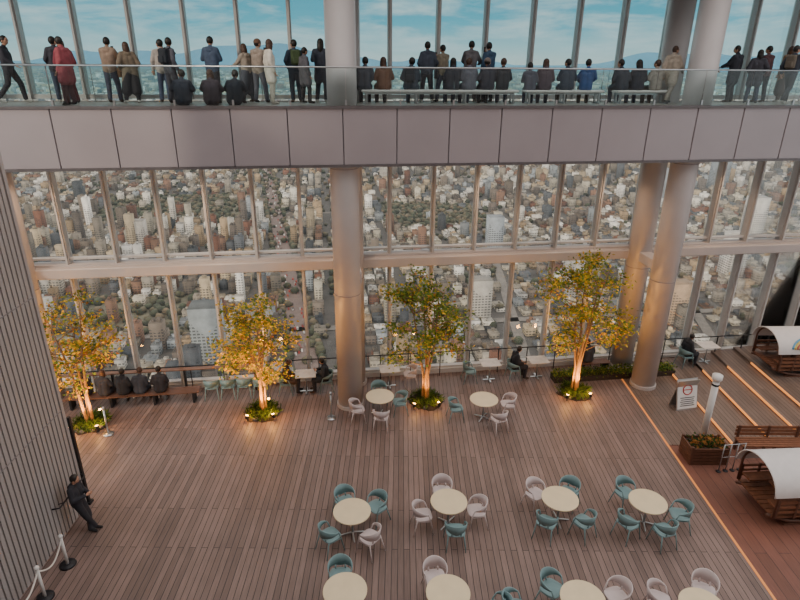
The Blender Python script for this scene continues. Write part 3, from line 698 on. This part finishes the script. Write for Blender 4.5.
# ---------------- city
ZG=-275.0
def citymat(name):
    m=bpy.data.materials.new(name); m.use_nodes=True; nt=m.node_tree;N=nt.nodes;L=nt.links;b=N['Principled BSDF']; b.inputs['Roughness'].default_value=.8
    at=N.new('ShaderNodeAttribute'); at.attribute_name='Col'; g=N.new('ShaderNodeNewGeometry')
    s1=N.new('ShaderNodeSeparateXYZ'); L.new(g.outputs['Position'],s1.inputs[0]); s2=N.new('ShaderNodeSeparateXYZ'); L.new(g.outputs['Normal'],s2.inputs[0])
    def M(op,a,b_=None,c=None):
        n=N.new('ShaderNodeMath'); n.operation=op
        for i,v in enumerate((a,b_,c)):
            if v is None: continue
            if isinstance(v,(int,float)): n.inputs[i].default_value=v
            else: L.new(v,n.inputs[i])
        return n.outputs[0]
    zf=M('FRACT',M('DIVIDE',s1.outputs['Z'],3.4)); hx=M('FRACT',M('DIVIDE',M('ADD',s1.outputs['X'],M('MULTIPLY',s1.outputs['Y'],1.1)),4.5))
    win=M('MULTIPLY',M('GREATER_THAN',zf,.5),M('GREATER_THAN',hx,.3)); wall=M('LESS_THAN',s2.outputs['Z'],.5)
    f=M('MULTIPLY',M('MULTIPLY',win,wall),.75)
    mx=N.new('ShaderNodeMixRGB'); L.new(f,mx.inputs['Fac']); L.new(at.outputs['Color'],mx.inputs['Color1']); mx.inputs['Color2'].default_value=lin('#2c3034')
    no=N.new('ShaderNodeTexNoise'); no.inputs['Scale'].default_value=.12; no.inputs['Detail'].default_value=4; L.new(g.outputs['Position'],no.inputs['Vector'])
    mr=N.new('ShaderNodeMapRange'); mr.inputs[1].default_value=.3; mr.inputs[2].default_value=.7; mr.inputs[3].default_value=.8; mr.inputs[4].default_value=1.15; L.new(no.outputs['Fac'],mr.inputs[0])
    mu=N.new('ShaderNodeMixRGB'); mu.blend_type='MULTIPLY'; mu.inputs['Fac'].default_value=1; L.new(mx.outputs['Color'],mu.inputs['Color1']); L.new(mr.outputs[0],mu.inputs['Color2'])
    L.new(mu.outputs['Color'],b.inputs['Base Color'])
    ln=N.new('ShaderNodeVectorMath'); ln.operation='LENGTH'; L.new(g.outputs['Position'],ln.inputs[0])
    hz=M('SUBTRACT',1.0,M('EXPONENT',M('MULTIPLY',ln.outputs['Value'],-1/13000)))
    em=N.new('ShaderNodeEmission'); em.inputs['Color'].default_value=lin('#a3b0b5'); em.inputs['Strength'].default_value=.85  # aerial haze painted in: pale glow mixed over the city with distance
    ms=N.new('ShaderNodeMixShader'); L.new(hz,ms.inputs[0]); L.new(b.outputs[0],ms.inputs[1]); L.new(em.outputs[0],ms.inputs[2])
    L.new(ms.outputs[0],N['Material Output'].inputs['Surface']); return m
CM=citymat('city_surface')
def boxes_mesh(name,cx,cy,sx_,sy_,z0,h,rot,col):
    n=len(cx); c,s=np.cos(rot),np.sin(rot)
    V_=np.zeros((n,8,3))
    for i,(a,b,k) in enumerate(((-1,-1,0),(1,-1,0),(1,1,0),(-1,1,0),(-1,-1,1),(1,-1,1),(1,1,1),(-1,1,1))):
        dx=a*sx_/2;dy=b*sy_/2
        V_[:,i,0]=cx+dx*c-dy*s;V_[:,i,1]=cy+dx*s+dy*c;V_[:,i,2]=z0+k*h
    F=np.array([(4,5,6,7),(0,1,5,4),(1,2,6,5),(2,3,7,6),(3,0,4,7)])
    fi=(F[None]+8*np.arange(n)[:,None,None]).reshape(-1)
    me=bpy.data.meshes.new(name); me.vertices.add(n*8); me.vertices.foreach_set('co',V_.reshape(-1).astype(np.float32))
    me.loops.add(n*20); me.loops.foreach_set('vertex_index',fi.astype(np.int32))
    me.polygons.add(n*5); me.polygons.foreach_set('loop_start',(np.arange(n*5)*4).astype(np.int32))
    me.update(calc_edges=True); me.validate()
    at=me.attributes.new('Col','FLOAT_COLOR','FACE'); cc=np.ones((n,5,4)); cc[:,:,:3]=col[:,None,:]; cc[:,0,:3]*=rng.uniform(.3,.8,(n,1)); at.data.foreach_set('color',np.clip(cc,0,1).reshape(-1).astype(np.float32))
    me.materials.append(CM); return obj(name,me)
pal=np.array([lin(h)[:3] for h in('#a89f90','#c4bba8','#948a7c','#7c7064','#dcd6ca','#6c625a','#ac9474','#8c6a56','#bba98c','#5f6368','#989ea1','#eae6de','#7a5240','#4e5358')])
palw=np.array([13,12,10,9,12,8,10,7,9,6,5,9,5,6.]);palw/=palw.sum()
PK=((-470,1180,150,130),(60,1150,115,110),(-330,640,95,65),(330,1900,60,80),(1000,2300,90,80),(-1100,2300,110,80),(120,3300,150,70),(620,830,45,35))
def park(x,y):
    r=np.zeros(len(x),bool)
    for cx,cy,rx,ry in PK:
        dx=(x-cx)/rx;dy=(y-cy)/ry; r|=np.maximum(np.abs(dx+.25*dy),np.abs(dy-.1*dx))<.95
    return r
def avenue(x,y,w):
    xx=-177+(y-850)*(-208/825.); r=np.abs(x-xx)<w*.9
    for x0,sl_ in ((420,.22),(150,.05),(720,.3),(-560,-.35)):
        r|=np.abs(x-(x0+(y-900)*sl_))<w*.5
    for y0,sl_ in ((1560,.12),(860,.1),(1180,.13),(2100,.12),(620,.13)):
        r|=np.abs(y-(y0+x*sl_))<w*.55
    return r
P=[]
def gen(y0,y1,cell,bx,by,hm,dens):
    W_=y1*.95; ga=.13; n=int((y1+W_)/cell)+2
    i,j=np.meshgrid(np.arange(-n,n),np.arange(-2,n*2)); i=i.ravel();j=j.ravel()
    keep=((i%bx)!=0)&((j%by)!=0); i=i[keep];j=j[keep]
    gx=i*cell+rng.normal(0,cell*.05,len(i)); gy=j*cell+rng.normal(0,cell*.05,len(i))
    x=gx*math.cos(ga)-gy*math.sin(ga); y=gx*math.sin(ga)+gy*math.cos(ga)
    ip=park(x,y)&(rng.random(len(x))<.88)
    kp=(y>y0)&(y<y1)&(np.abs(x)<y*.95+120)&(~ip)&(~avenue(x,y,22))&(rng.random(len(x))<dens)
    x=x[kp];y=y[kp];m=len(x)
    h=np.exp(rng.normal(math.log(hm),.5,m)); t=rng.random(m)<.03; h[t]=rng.uniform(30,58,t.sum()); h=np.clip(h,5,66)
    zone=.75+.5*(np.sin(x/310.)*np.cos(y/270.)); h*=np.clip(zone,.5,1.4)
    a=rng.uniform(.62,1.0,m)*cell; b=rng.uniform(.62,1.0,m)*cell
    col=pal[rng.choice(len(pal),m,p=palw)]*rng.uniform(.55,1.12,(m,1))
    P.append((x,y,a,b,np.full(m,ZG),h,np.full(m,ga)+rng.normal(0,.015,m),col))
    if cell<30:
        for rep in range(2):
            q=rng.random(m)<.7; mm=q.sum()
            P.append((x[q]+rng.uniform(-.22,.22,mm)*a[q],y[q]+rng.uniform(-.22,.22,mm)*b[q],a[q]*rng.uniform(.15,.45,mm),b[q]*rng.uniform(.15,.45,mm),ZG+h[q]-.1,rng.uniform(1.5,4.5,mm),np.full(mm,ga),np.clip(col[q]*rng.uniform(.6,1.3,(mm,1)),0,1)))
gen(300,1100,14,7,4,11,.95)
gen(1100,2600,17,7,4,13,.95)
gen(2600,6000,30,8,5,17,.95)
gen(6000,17000,85,7,6,26,.92)
tw=[(-185,507,28,24,72,'#8f9596'),(-150,560,22,20,48,'#a39e96'),(95,640,24,20,52,'#b8b2a8'),(230,720,26,22,60,'#a8a49c'),(-60,700,20,20,46,'#d8d4cc'),(330,640,24,20,50,'#b99d80'),(480,800,26,24,66,'#c9c4bc'),(420,560,20,20,42,'#aaa6a0'),(150,900,24,20,62,'#9fa6ab'),(620,1000,28,24,75,'#d4d0c8'),(560,1250,30,28,80,'#8c9196'),(-40,1500,28,24,70,'#c0bab0'),(-420,900,24,20,50,'#b9b2a8'),(760,1400,34,28,85,'#8f969c'),(-620,1700,34,28,80,'#a6a29c')]
a=np.array([t[:5] for t in tw],float); P.append((a[:,0],a[:,1],a[:,2],a[:,3],np.full(len(a),ZG),a[:,4],np.full(len(a),.13),np.array([lin(t[5])[:3] for t in tw])))
cat=[np.concatenate([p[i] for p in P]) for i in range(8)]
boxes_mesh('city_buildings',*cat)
xs=rng.uniform(-1500,1400,90000); ys=rng.uniform(450,3500,90000); k=park(xs,ys)&(rng.random(90000)<.85)
xs=xs[k][:6500];ys=ys[k][:6500]
x2=rng.uniform(-900,900,2600);y2=rng.uniform(450,1700,2600); kk=(np.abs(x2)<y2*.9)
ya=rng.uniform(480,3000,600); xa=-177+(ya-850)*(-208/825.)+rng.choice([-17,17],600)
xs=np.concatenate([xs,x2[kk],xa]);ys=np.concatenate([ys,y2[kk],ya]); n=len(xs)
ring=[(1,0),(.5,.87),(-.5,.87),(-1,0),(-.5,-.87),(.5,-.87)]
base=[(a*.8,b*.8,0) for a,b in ring]+[(a,b,.5) for a,b in ring]+[(a*.6,b*.6,.9) for a,b in ring]+[(0,0,1.0)]
fb=[]
for r in(0,1):
    for q in range(6): fb.append((r*6+q,r*6+(q+1)%6,(r+1)*6+(q+1)%6,(r+1)*6+q))
base=np.array(base); r_=rng.uniform(3.0,6.5,n); Vt=base[None]*np.stack([r_,r_,r_*1.35],1)[:,None,:]+np.stack([xs,ys,np.full(n,ZG)],1)[:,None,:]
Vt+=rng.normal(0,.5,Vt.shape)
tri=[(12+q,12+(q+1)%6,18) for q in range(6)]
Fq=(np.array(fb)[None]+19*np.arange(n)[:,None,None]).reshape(-1); Ft=(np.array(tri)[None]+19*np.arange(n)[:,None,None]).reshape(-1)
me=bpy.data.meshes.new('park_trees'); me.vertices.add(n*19); me.vertices.foreach_set('co',Vt.reshape(-1).astype(np.float32))
me.loops.add(len(Fq)+len(Ft)); me.loops.foreach_set('vertex_index',np.concatenate([Fq,Ft]).astype(np.int32))
npl=n*12+n*6; me.polygons.add(npl); me.polygons.foreach_set('loop_start',np.concatenate([np.arange(n*12)*4,n*48+np.arange(n*6)*3]).astype(np.int32))
me.update(calc_edges=True)
tp=np.array([lin(h)[:3] for h in('#39402e','#464632','#544e3a','#605440','#343a2a')]); tcx=tp[rng.choice(5,n)]
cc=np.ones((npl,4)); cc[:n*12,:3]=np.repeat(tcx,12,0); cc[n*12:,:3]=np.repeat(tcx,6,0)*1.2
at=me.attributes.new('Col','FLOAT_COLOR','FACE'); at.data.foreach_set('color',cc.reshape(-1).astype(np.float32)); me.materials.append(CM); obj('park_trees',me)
def simple_col(name,vs,fs,cols):
    me=bpy.data.meshes.new(name); me.from_pydata(vs,[],fs); at=me.attributes.new('Col','FLOAT_COLOR','FACE')
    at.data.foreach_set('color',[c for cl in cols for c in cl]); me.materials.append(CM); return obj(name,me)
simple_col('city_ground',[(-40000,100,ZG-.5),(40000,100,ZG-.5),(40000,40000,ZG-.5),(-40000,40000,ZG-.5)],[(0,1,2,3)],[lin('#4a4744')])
vs=[];fs=[];cs=[]
for (cx,cy,rx,ry) in PK:
    o=len(vs)
    for a_,b_ in((-1,-1),(1,-1),(1,1),(-1,1)): vs.append((cx+rx*(a_-.22*b_)*.95,cy+ry*(b_+.1*a_)*.95,ZG+.2))
    fs.append((o,o+1,o+2,o+3)); cs.append(lin('#625f4e'))
def road(p,q,w_,c):
    p=Vector(p);q=Vector(q);d=(q-p).normalized();u=Vector((-d.y,d.x))*w_; o=len(vs)
    for r in(p-u,q-u,q+u,p+u): vs.append((r.x,r.y,ZG+.5))
    fs.append((o,o+1,o+2,o+3)); cs.append(lin(c))
road((-64,400),(-1345,5500),12,'#6c5c56')
for x0,sl_ in ((420,.22),(150,.05),(720,.3),(-560,-.35)): road((x0-400*sl_,500),(x0+2700*sl_,3600),6,'#716c66')
for y0,sl_ in ((1560,.12),(860,.1),(1180,.13),(2100,.12),(620,.13)): road((-1500,y0-1500*sl_),(1500,y0+1500*sl_),6,'#716c66')
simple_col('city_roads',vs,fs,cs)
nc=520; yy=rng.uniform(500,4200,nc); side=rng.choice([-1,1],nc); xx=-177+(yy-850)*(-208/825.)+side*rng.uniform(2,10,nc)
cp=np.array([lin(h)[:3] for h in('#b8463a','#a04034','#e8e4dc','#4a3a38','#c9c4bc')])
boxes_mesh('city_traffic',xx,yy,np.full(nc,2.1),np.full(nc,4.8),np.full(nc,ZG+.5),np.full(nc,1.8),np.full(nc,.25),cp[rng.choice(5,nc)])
vs=[];fs=[];n=160
for i in range(n+1):
    x=-34000+68000*i/n; h=420+260*math.sin(i*.11+1)+120*math.sin(i*.31)+60*math.sin(i*.83+2)+rng.uniform(-20,20)
    h=max(h,150); vs+= [(x,26000,ZG),(x,28500,ZG+h*1.25),(x,31000,ZG)]
for i in range(n):
    for j in(0,1): fs.append((i*3+j,i*3+3+j,i*3+4+j,i*3+1+j))
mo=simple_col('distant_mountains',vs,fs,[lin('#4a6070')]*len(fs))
mo.data.materials.clear(); mm_=mat('mountain_haze','#4d7084',.9,0,.1,.0005,.2,'#7fa6b8'); mo.data.materials.append(mm_)  # haze painted into the ridge as blue tint and faint glow

# ---------------- added fill lamps under the gallery soffit, invented to warm the deck
for s in (-11,-6.5,-2,2.5,7,11.5,16):
    mb=MB(); mb.cyl((0,0,0),(0,0,.08),.14,seg=20); mb.cyl((0,0,-.005),(0,0,.0),.11,seg=20,mi=1)
    o=mb.build('soffit_fill_fixture',[DK,mat('fill_lens','#ffe0c0',.4,0,0,1,6,'#ffcf9a')],MW@T(s,-1.3,8.19))
    l=bpy.data.lights.new('deck_fill_lamp','SPOT'); l.energy=340; l.color=(1,.66,.42); l.spot_size=math.radians(125); l.spot_blend=.9; l.shadow_soft_size=.15
    lo=bpy.data.objects.new('lamp',l); scene.collection.objects.link(lo); lo.parent=o; lo.matrix_local=Matrix.Translation((0,0,-.03))
print('done')
